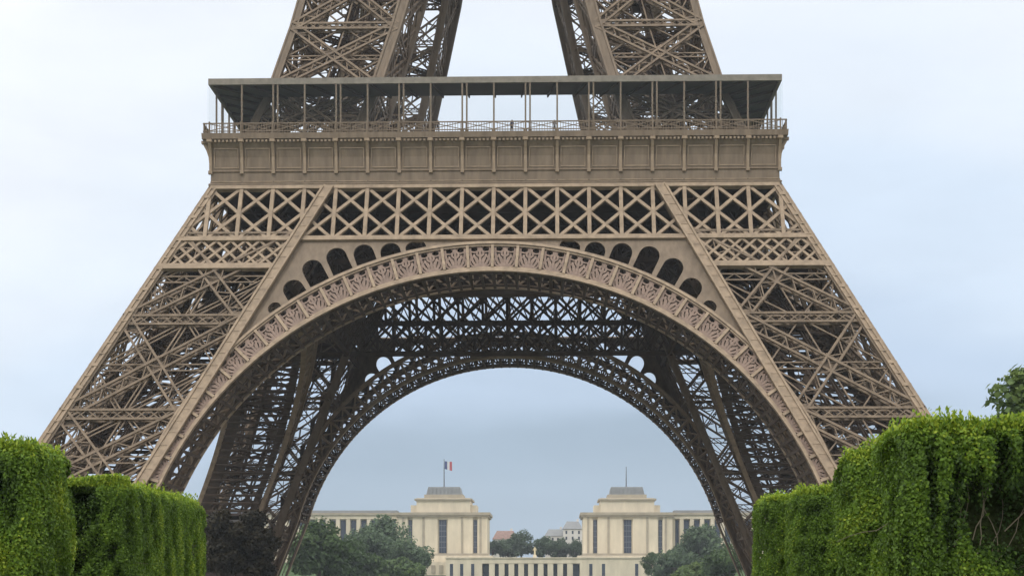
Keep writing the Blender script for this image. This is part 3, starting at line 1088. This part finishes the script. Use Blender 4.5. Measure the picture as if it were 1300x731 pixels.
def tree(name, label, lat, dep, base_z, height, crown_w, leaf, mat, seed, group=None, count=9000, crown_from=0.28, cat='tree', lobes=26, hue0=.4):
    rng = np.random.default_rng(seed)
    root = empty(name, ground_point(lat, dep, base_z))
    tag(root, label, cat, group)
    tr = MB()
    r0 = height * 0.024 + .08
    top = height * .72
    lean = rng.uniform(-.03, .03, 2)
    tr.tube([(lean[0] * z, lean[1] * z, z) for z in (-.3, height * .1, height * .3, height * .5, top)], [r0 * 1.3, r0, r0 * .8, r0 * .55, r0 * .2], 8)
    zc = height * (1 + crown_from) / 2
    rz = height * (1 - crown_from) / 2
    rx = crown_w / 2
    C, S = [], []
    for i in range(lobes):
        v = rng.normal(0, 1, 3); v /= np.linalg.norm(v)
        if i % 3 == 0: v[2] = abs(v[2])
        r = rng.uniform(.4, .82)
        if i == 0: v, r = np.array([.15, 0, .98]), .78
        c = np.array([v[0] * rx * r, v[1] * rx * r, zc + v[2] * rz * r * .95])
        C.append(c); S.append(rng.uniform(.22, .40) * min(rx, rz * 1.1))
        if i < 12:
            h = height * rng.uniform(.22, .5)
            mid = (c * .5) + np.array([0, 0, h * .5])
            tr.tube([(0, 0, h), tuple(mid), tuple(c)], [r0 * .4, r0 * .25, r0 * .08], 5)
    tr.build('trunk', M['bark'], root)
    per = count // lobes
    P, Nn, Hh = [], [], []
    for c, s in zip(C, S):
        v = rng.normal(0, 1, (per, 3)); v /= np.linalg.norm(v, axis=1)[:, None]
        rr = rng.uniform(.45, 1.12, per) ** .7
        p = c + v * (s * rr)[:, None] * np.array([1.1, 1.1, .85])
        p += rng.normal(0, s * .12, p.shape)
        P.append(p); Nn.append(v * .7 + np.array([0, 0, .5])); Hh.append(hue0 + rng.normal(0, .1) + rng.normal(0, .14, per))
    leaf_mesh('crown', np.concatenate(P), np.concatenate(Nn), leaf, np.concatenate(Hh), mat, root, droop=.2, rng=rng)
    return root

# ------------------------------------------------------------------ hedges by the avenue
clipped_hedge('tall clipped hedge block at far left, highest of the left side, rounded corner', -16.5, -6.55, 22.0, 23.9, 3.78, seed=21)
clipped_hedge('clipped hedge block with a dark hollow, in front of the tower foot on the left', -15.0, -7.4, 30.8, 38.4, 3.84, holes=((-8.3, 2.5, .5, 1.15), (-8.55, 1.7, .5, 1.2)), seed=33)
clipped_hedge('tallest clipped hedge with bare branches showing, under the leafy tree on the right', 4.72, 14.5, 19.4, 21.0, 3.78, holes=((6.6, 2.95, 1.3, .66), (5.65, 2.8, .35, .7), (6.1, 2.35, .45, .5)), seed=45)
clipped_hedge('rounded clipped hedge stepping down to the left of the branchy tall one', 5.12, 12.5, 24.4, 25.6, 3.84, seed=57)
clipped_hedge('low looking clipped hedge between the rounded hedge and the end hedge', 6.0, 13.0, 33.6, 35.0, 3.86, seed=69)
clipped_hedge('narrow end block of the right hedge row, nearest the arch opening', 5.62, 9.5, 35.6, 37.2, 3.84, seed=81)
tree('leafy_tree', 'leafy green tree rising above the right hedge at the picture edge', lat_of(1316, 110), 110, 0, 17.6, 7.2, .34, M['tree_leaf'], 5, count=5200, crown_from=.5, hue0=.75)

# ------------------------------------------------------------------ palace on the hill
PD = 818.0
def palace(name, label, px_c, half, wing_side, wing_px, seed):
    zb, zc_, zr = 12.0, z_of(656, PD), z_of(650, PD)
    c = ground_point(lat_of(px_c, PD), PD)
    root = empty(name, (c.x, c.y, 0))
    tag(root, label, 'palace', 'twin palace pavilions on the hill')
    h = half
    D = 34.0
    zbase = z_of(705, PD)
    m = MB()
    # main block; the front wall is built round its recesses
    m.box(-h, -h + 5, 0, D, zbase, zc_)
    m.box(h - 5, h, 0, D, zbase, zc_)
    m.box(-h + 5, h - 5, 1.4, D, zbase, zc_)
    for x0, x1 in ((-h + 7.4, -2.6), (2.6, h - 7.4)):
        m.box(x0, x1, 0, 1.398, zbase, zc_)
    m.box(-2.6, 2.6, 0.2, 1.398, zc_ - 1.2, zc_)
    body = m.build('wall', M['stone'], root)
    m = MB()
    m.box(-h - .9, h + .9, -.9, D + .9, zc_, zc_ + 1.0)
    m.box(-h - 1.5, h + 1.5, -1.5, D + 1.5, zc_ + 1.0, zr)
    m.box(-h - .6, h + .6, -.6, -.004, zbase + .0, zbase + 1.2)  # dark strip standing in for the shadow line at the wall foot
    m.build('cornice', M['stone_trim_shaded'], body)
    m = MB()
    uh = 14.0
    zu = z_of(631, PD)
    m.box(-uh, uh, 5, D - 4, zr, zu)
    m.box(-uh - 3.2, uh + 3.2, 7.5, D - 7, zr, zu - 3.6)
    ub = m.build('upper_storey', M['stone'], root)
    m = MB()
    m.box(-uh - 1.0, uh + 1.0, 4.0, D - 3, zu - 1.2, zu - .3)
    m.build('cornice', M['stone_trim_shaded'], ub)
    m = MB()
    m.box(-10.2, 10.2, 8, D - 7, zu, zu + 2.0)
    m.build('roof_step', M['stone_trim_shaded'], root)
    m = MB()
    zt = z_of(616, PD)
    m.hexa([Vector(p) for p in ((-9.2, 9, zu + 2.0), (9.2, 9, zu + 2.0), (9.2, D - 8, zu + 2.0), (-9.2, D - 8, zu + 2.0),
                                (-8.2, 10, zt), (8.2, 10, zt), (8.2, D - 9, zt), (-8.2, D - 9, zt))])
    for k in range(9):
        x = -8 + 2 * k
        m.box(x - .15, x + .15, 8.7, 9.3, zu + 2.0, zt - .2)
    m.build('roof', M['roof_grey'], root)
    # tall windows in the recesses
    for x0, x1 in ((-1.9, 1.9), (-h + 5.3, -h + 7.1), (h - 7.1, h - 5.3)):
        w = MB()
        w.box(x0, x1, 1.1, 1.38, zbase + 1.5, zc_ - 1.4)
        wd = w.build('window', M['window'], root)
        f = MB()
        k = 1
        for kk in range(1, 6):
            z = zbase + 1.5 + (zc_ - zbase - 2.9) * kk / 6
            f.box(x0, x1, 1.0, 1.096, z - .2, z + .2)
        for kk in range(1, 3):
            x = x0 + (x1 - x0) * kk / 3
            f.box(x - .1, x + .1, 1.02, 1.098, zbase + 1.5, zc_ - 1.4)
        f.build('mullion', M['mullion'], wd)
    for x0 in (-h + 2.0, h - 4.0, -h + 12.5, h - 13.5):     # shallow pilaster strips
        f = MB()
        f.box(x0, x0 + 1.1, -.35, -.004, zbase + 1.3, zc_ - .004)
        f.build('pilaster', M['stone_trim_shaded'], root)
    # the stepped base below it
    m = MB()
    m.box(-h - 3, h + 3, -6, D + 3, zb - 3, zbase - .01)
    m.box(-h * .55, h * .55, -12, -6.01, zb - 3, zbase - 3.2)
    m.build('base', M['stone'], root)
    for x in (-8.5, -4, 0, 4, 8.5):
        m = MB()
        m.box(x - 1, x + 1, -12.5, -12.01, zb - 2, zbase - 5.0)
        m.build('base_niche', M['stone_trim_shaded'], root)
    # wing with its row of tall bays
    x_in = wing_side * (h + .01)
    x_out = wing_side * abs((wing_px - px_c) / FPX * PD)
    a, b = min(x_in, x_out), max(x_in, x_out)
    zw = z_of(651, PD)
    m = MB()
    m.box(a, b, 9.5, 26, zb - 2, zw - 2.6)
    m.box(a, b, 7.6, 26, zw - 2.6, zw - .6)
    m.box(a, b, 7.6, 26, zb - 2, zbase)
    wing = m.build('wing', M['stone'], root)
    m = MB()
    m.box(a, b, 6.9, 26.7, zw - .6, zw + .6)
    m.build('cornice', M['stone_trim_shaded'], wing)
    m = MB()
    m.box(a + 2, b - 2, 14, 25, zw + .6, zw + 2.2)
    m.build('attic', M['roof_grey'], wing)
    nb = int((b - a) / 5.2)
    for k in range(nb + 1):
        x = a + (b - a) * (k + .0) / nb
        x = min(max(x, a + 1.0), b - 1.0)
        f = MB()
        f.box(x - 1.0, x + 1.0, 7.7, 9.45, zbase + .01, zw - 2.61)
        f.build('pier_column', M['stone'], wing)
        if k < nb:
            xm = a + (b - a) * (k + .5) / nb
            f = MB()
            f.box(xm - 1.3, xm + 1.3, 9.2, 9.49, zbase + .8, zw - 3.2)
            for zz in (0.35, 0.65):
                zq = zbase + .8 + (zw - zbase - 4) * zz
                f.box(xm - 1.3, xm + 1.3, 9.1, 9.196, zq - .25, zq + .25)
            f.build('window', M['window'], wing)
    return root, zt
left_palace, zt = palace('palace_pavilion', 'cream stone palace pavilion flying the flag, left of the gap on the hill', 562, 23.0, -1, 320, 1)
right_palace, _ = palace('palace_pavilion', 'cream stone palace pavilion without a flag, right of the gap on the hill', 797, 23.0, 1, 985, 2)

# flag and bare mast
def mast(name, label, cat, px, dy, z0, py_top, flag):
    c = ground_point(lat_of(px, PD), PD)
    root = empty(name, (c.x, c.y + dy, z0))
    tag(root, label, cat)
    zt_ = z_of(py_top, PD) - z0
    m = MB()
    m.tube([(0, 0, 0), (0, 0, zt_ * .5), (0, 0, zt_)], [.34, .28, .16], 8)
    m.tube([(0, 0, zt_), (0, 0, zt_ + .5)], [.3, .1], 6)
    m.tube([(0, 0, 0), (0, 0, .6)], [.9, .6], 8)
    m.build('pole', M['mullion'], root)
    if flag:
        for i, mt in enumerate(('flag_blue', 'flag_white', 'flag_red')):
            f = MB()
            n0 = 0
            for k in range(5):
                x = .3 + (i + k / 4) * 1.3
                y = .45 * math.sin(x * 1.4)
                for zq in (zt_ - .6 - .1 * x, zt_ - 4.6 - .3 * x):
                    f.v.append(Vector((x, y - .03, zq))); f.v.append(Vector((x, y + .03, zq)))
            for k in range(4):
                s = 4 * k
                f.f += [(s, s + 2, s + 6, s + 4), (s + 1, s + 5, s + 7, s + 3), (s, s + 4, s + 5, s + 1), (s + 2, s + 3, s + 7, s + 6)]
            f.f += [(0, 1, 3, 2), (16, 18, 19, 17)]
            f.build('flag_stripe', M[mt], root)
    return root
mast('flagpole', 'flagpole with a small tricolour flag on the left pavilion roof', 'flagpole', 561, 17, zt, 580, True)
mast('mast', 'thin bare mast on the right pavilion roof', 'mast', 797, 17, zt, 590, False)

# terrace with its colonnade between the pavilions
TD = 788.0
def terrace():
    x0, x1 = lat_of(566, TD), lat_of(826, TD)
    o0, o1 = lat_of(612, TD), lat_of(736, TD)
    c = ground_point(0, TD)
    root = empty('terrace', (c.x, c.y, 0))
    tag(root, 'long pale stone terrace with a row of dark openings below the pavilions', 'terrace')
    zt_ = z_of(707, TD)
    zl = zt_ - 3.0
    m = MB()
    m.box(x0, x1, 4, 22, 7, zt_ - .5)
    m.box(o0, o1, 0, 3.998, zl, zt_ - .5)
    m.box(x0, o0, 0, 3.998, 7, zt_ - .5)
    m.box(o1, x1, 0, 3.998, 7, zt_ - .5)
    m.build('wall', M['stone'], root)
    m = MB()
    m.box(x0 - .4, x1 + .4, -.5, 22, zt_ - .5, zt_)
    m.build('parapet', M['stone'], root)
    for xa in (lat_of(571, TD), lat_of(584, TD), lat_of(598, TD), lat_of(748, TD), lat_of(764, TD), lat_of(806, TD)):
        m = MB(); m.box(xa, xa + 1.6, -.06, .05, 8.5, zt_ - 3.2)
        m.build('niche', M['window'], root)
    n = 10
    w = (o1 - o0) / n
    for k in range(n):
        if k:
            f = MB()
            f.box(o0 + w * k - w * .29, o0 + w * k + w * .29, .15, 3.0, 7, zl - .004)
            f.build('pillar', M['stone'], root)
        xm = o0 + w * (k + .5)
        f = MB()
        f.box(xm - w * .45, xm + w * .45, 3.6, 3.95, 7.2, zl - .3)
        f.build('window', M['window'], root)
    return zt_
ZTER = terrace()
# gilded statue standing on the terrace
c = ground_point(lat_of(679, TD + 6), TD + 6)
st = empty('statue', (c.x, c.y, ZTER))
tag(st, 'small pale statue standing on the terrace edge between the pavilions', 'statue')
m = MB(); m.box(-.9, .9, -.9, .9, 0, 1.2); m.box(-.7, .7, -.7, .7, 1.2, 1.5)
m.build('plinth', M['stone'], st)
m = MB()
m.tube([(-.18, 0, 1.5), (-.2, 0, 2.4), (-.1, 0, 3.3), (0, 0, 3.6), (0, 0, 4.2), (0, 0, 4.7), (0, 0, 4.85), (0, 0, 5.0), (0, 0, 5.25), (0, 0, 5.45)], [.2, .22, .3, .42, .38, .5, .2, .22, .26, .1], 8)
m.tube([(.22, .1, 1.5), (.22, .1, 2.5), (.1, 0, 3.4)], [.18, .22, .28], 6)
m.tube([(.45, 0, 4.6), (.75, 0, 4.0), (.6, -.3, 3.4)], [.16, .14, .1], 6)
m.tube([(-.45, 0, 4.6), (-.8, 0, 4.1), (-.8, -.2, 3.4)], [.16, .14, .1], 6)
m.build('figure', M['gilt'], st)

# town houses seen through the gap
def house(label, px, dep, wpx, py_eave, py_ridge, roofmat, storeys, seed):
    w = wpx / FPX * dep
    ze, zr_ = z_of(py_eave, dep), z_of(py_ridge, dep)
    c = ground_point(lat_of(px, dep), dep)
    zg = hill(0, c.y)
    root = empty('town_house', (c.x, c.y, zg))
    tag(root, label, 'house', 'town houses beyond the terrace')
    ze -= zg; zr_ -= zg
    m = MB(); m.box(-w / 2, w / 2, 0, 12, -1, ze)
    m.build('wall', M['plaster'], root)
    m = MB()
    o = .5
    m.hexa([Vector(p) for p in ((-w / 2 - o, -o, ze), (w / 2 + o, -o, ze), (w / 2 + o, 12 + o, ze), (-w / 2 - o, 12 + o, ze),
                                (-w / 2 + 2, 4, zr_), (w / 2 - 2, 4, zr_), (w / 2 - 2, 8, zr_), (-w / 2 + 2, 8, zr_))])
    rf = m.build('roof', roofmat, root)
    m = MB(); m.box(w * .22, w * .22 + 1.2, 5, 6.4, ze + .5, zr_ + 1.4)
    m.build('chimney', M['plaster'], rf)
    n = max(3, int(w / 2.8))
    for s in range(storeys):
        for k in range(n):
            x = -w / 2 + w * (k + .5) / n
            f = MB(); z = ze - 2.8 - s * 3.3
            f.box(x - .5, x + .5, -.06, .05, z, z + 1.8)
            f.build('window', M['window'], root)
house('pale house with a red tiled roof, beside the left pavilion', 641, 905, 30, 684, 673, M['tiles'], 2, 1)
house('pale grey roofed house, taller one beside the right pavilion', 727, 900, 24, 671, 661, M['roof_grey'], 3, 2)
house('pale grey roofed house, lower one left of the taller house', 705, 910, 26, 680, 671, M['roof_grey'], 2, 3)

# trees in the gardens below the palace and behind the terrace
def garden_tree(label, px, py, wpx, dep, mat, seed, hue0=.35, count=4200, name='garden_tree', group='trees in the gardens below the palace'):
    c = ground_point(lat_of(px, dep), dep)
    zb = hill(c.x, c.y)
    h = z_of(py, dep) - zb
    w = wpx / FPX * dep * 1.1
    h *= 1.03
    tree(name, label, lat_of(px, dep), dep, zb, h, w, max(.28, w * .032), mat, seed, group, int(count * 1.8), crown_from=.12, hue0=hue0)
GT = [
 ('dark green tree against the left pier, largest of the garden trees', 405, 664, 96, 450, 'tree_leaf', 101, .25),
 ('dark broad tree at the foot of the left palace wing', 446, 690, 84, 520, 'tree_leaf', 102, .3),
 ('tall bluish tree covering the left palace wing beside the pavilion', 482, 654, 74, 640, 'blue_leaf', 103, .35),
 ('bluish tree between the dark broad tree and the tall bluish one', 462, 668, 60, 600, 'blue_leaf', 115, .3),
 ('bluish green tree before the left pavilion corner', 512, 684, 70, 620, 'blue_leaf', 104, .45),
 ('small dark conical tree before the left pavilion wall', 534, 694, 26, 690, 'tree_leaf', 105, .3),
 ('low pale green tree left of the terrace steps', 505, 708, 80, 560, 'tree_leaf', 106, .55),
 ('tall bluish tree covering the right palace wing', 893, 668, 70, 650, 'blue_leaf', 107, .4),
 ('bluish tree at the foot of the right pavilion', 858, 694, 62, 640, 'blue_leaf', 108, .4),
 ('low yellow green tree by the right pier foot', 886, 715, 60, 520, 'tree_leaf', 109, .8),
 ('dark small tree between the right pavilion and the bluish trees', 827, 700, 24, 690, 'tree_leaf', 110, .3),
 ('dark green tree half hidden by the right pier', 925, 694, 62, 480, 'tree_leaf', 111, .3),
]
for lb, px, py, wp, dep, mt, sd_, h0 in GT:
    garden_tree(lb, px, py, wp, dep, M[mt], sd_, h0)
BT = [('dark rounded tree right beside the left pavilion, behind the terrace', 625, 686, 38, 862, 201), ('dark tree behind the terrace under the red roofed house', 645, 684, 42, 868, 202),
      ('dark pointed tree behind the terrace, tallest in the gap', 662, 673, 34, 872, 203), ('dark tree behind the terrace in the middle of the gap', 688, 681, 46, 866, 204),
      ('dark tree behind the terrace under the grey roofed houses', 710, 683, 42, 864, 205), ('dark rounded tree left beside the right pavilion, behind the terrace', 730, 685, 34, 860, 206)]
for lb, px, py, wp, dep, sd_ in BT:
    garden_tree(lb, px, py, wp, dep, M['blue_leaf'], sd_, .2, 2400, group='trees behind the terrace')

# dark entrance pavilion between the two left piers
def entrance():
    x0, x1, y0, y1, H = -51.5, -39.5, 14.0, 26.0, 12.4
    root = empty('entrance_pavilion', ((x0 + x1) / 2, (y0 + y1) / 2, 0))
    tag(root, 'dark brown clad entrance pavilion between the left piers under the arch', 'pavilion')
    a, b = (x1 - x0) / 2, (y1 - y0) / 2
    m = MB(); m.box(-a, a, -b, b, 0, H - .5)
    w = m.build('wall', M['cladding'], root)
    m = MB()
    for z in (3.4, 6.8, 10.0, 13.0):
        m.box(-a - .25, a + .25, -b - .25, b + .25, z, z + .45)
    for k in range(8):
        x = -a + 2 * a * k / 7
        m.box(x - .16, x + .16, -b - .2, -b - .004, 0, H - .51)
    m.build('cladding_frame', M['cladding'], w)
    m = MB(); m.box(-a - .5, a + .5, -b - .5, b + .5, H - .5, H)
    m.build('roof', M['canopy'], root)
    m = MB(); m.box(-2.2, 2.2, -b - .12, -b + .02, 0, 3.2)
    m.build('door', M['window'], root)
entrance()
for lb, px, py, wp, dep, sd_ in (('dark brownish tree before the entrance pavilion, right beside the left hedge', 280, 643, 60, 234, 301),
                                 ('dark brownish tree before the entrance pavilion, nearer the inner pier edge', 323, 646, 58, 238, 302)):
    garden_tree(lb, px, py, wp, dep, M['copper_leaf'], sd_, .4, 9000, 'brownish_tree', 'dark trees by the left pier')

# visitors at the railing of the first platform
def visitor(label, x, turn, tall, top, legs, hair):
    root = empty('person', (x, -34.35, 57.35), turn)
    tag(root, label, 'person', 'visitors at the platform railing')
    pts = {'pelvis': (0, 0, .95, .15), 'waist': (0, 0, 1.10, .135), 'chest': (0, .01, 1.32, .165), 'neck': (0, .0, 1.50, .058), 'head': (0, -.02, 1.60, .095), 'crown': (0, -.01, 1.70, .085)}
    for sg, n in ((-1, 'l'), (1, 'r')):
        pts.update({'hip' + n: (sg * .09, 0, .90, .10), 'knee' + n: (sg * .10, -.02, .50, .065), 'ankle' + n: (sg * .11, .02, .09, .045), 'toe' + n: (sg * .13, -.16, .04, .038),
                    'shoulder' + n: (sg * .19, .01, 1.43, .065), 'elbow' + n: (sg * .27, -.06, 1.17, .045), 'wrist' + n: (sg * .20, -.30, 1.12, .032), 'hand' + n: (sg * .18, -.39, 1.12, .036)})
    ed = [('pelvis', 'waist'), ('waist', 'chest'), ('chest', 'neck'), ('neck', 'head'), ('head', 'crown')]
    for n in 'lr':
        ed += [('pelvis', 'hip' + n), ('hip' + n, 'knee' + n), ('knee' + n, 'ankle' + n), ('ankle' + n, 'toe' + n), ('chest', 'shoulder' + n), ('shoulder' + n, 'elbow' + n), ('elbow' + n, 'wrist' + n), ('wrist' + n, 'hand' + n)]
    keys = list(pts)
    me = bpy.data.meshes.new('body')
    me.from_pydata([tuple(c * tall for c in pts[k][:3]) for k in keys], [(keys.index(p), keys.index(q)) for p, q in ed], [])
    ob = link('body', me)
    sk = ob.modifiers.new('skin', 'SKIN')
    for i, k in enumerate(keys):
        me.skin_vertices[0].data[i].radius = (pts[k][3], pts[k][3])
        me.skin_vertices[0].data[i].use_root = (k == 'pelvis')
    sub = ob.modifiers.new('smooth', 'SUBSURF')
    sub.levels = sub.render_levels = 1
    dg = bpy.context.evaluated_depsgraph_get()
    new = bpy.data.meshes.new_from_object(ob.evaluated_get(dg))
    bpy.data.objects.remove(ob)
    new.materials.clear()
    for mt in (M['skin'], top, legs):
        new.materials.append(mt)
    for f in new.polygons:
        z = f.center.z / tall
        hand = f.center.y < -.31 * tall and z > 1
        f.material_index = 0 if (z > 1.49 or hand) else (1 if z > .93 else 2)
    body = link('body', new, root)
    h = MB()
    h.tube([(0, .01 * tall, z * tall) for z in (1.60, 1.66, 1.72, 1.775, 1.80)], [.095, .108, .104, .07, .02], 10)
    for i, v in enumerate(h.v):
        v.y += .035
    h.build('hair', hair, root)
M['skin'] = material('skin', (0.45, 0.30, 0.22), var=0.05)
M['navy'] = material('navy_cloth', (0.035, 0.045, 0.08), rough=0.9)
M['black_cloth'] = material('black_cloth', (0.02, 0.02, 0.022), rough=0.9)
M['grey_cloth'] = material('grey_cloth', (0.16, 0.16, 0.17), rough=0.9)
M['hair'] = material('brown_hair', (0.05, 0.032, 0.02), rough=0.7)
visitor('visitor in a black jacket alone at the railing left of the canopy posts pair', -6.9, .1, 1.0, M['black_cloth'], M['navy'], M['hair'])
visitor('visitor in a navy top at the platform railing near the middle', 2.2, -.2, .97, M['navy'], M['black_cloth'], M['hair'])
visitor('visitor in a grey jacket at the platform railing close to the right upper leg', 7.4, .3, .94, M['grey_cloth'], M['navy'], M['hair'])

# ------------------------------------------------------------------ air
HAZE = 0.00014
if HAZE:
    m = MB()
    m.box(-1600, 1600, -460, 1560, -1.6, 119.5)
    hz = m.build('haze', material('unused_surface', (0.5, 0.5, 0.5)))
    hm = bpy.data.materials.new('haze_air')
    hm.use_nodes = True
    t = hm.node_tree
    t.nodes.clear()
    o = N(t, 'ShaderNodeOutputMaterial')
    v = N(t, 'ShaderNodeVolumePrincipled')
    v.inputs['Color'].default_value = (0.80, 0.87, 0.95, 1)
    v.inputs['Density'].default_value = HAZE
    v.inputs['Anisotropy'].default_value = 0.2
    t.links.new(v.outputs[0], o.inputs['Volume'])
    hz.data.materials[0] = hm
    tag(hz, kind='stuff')
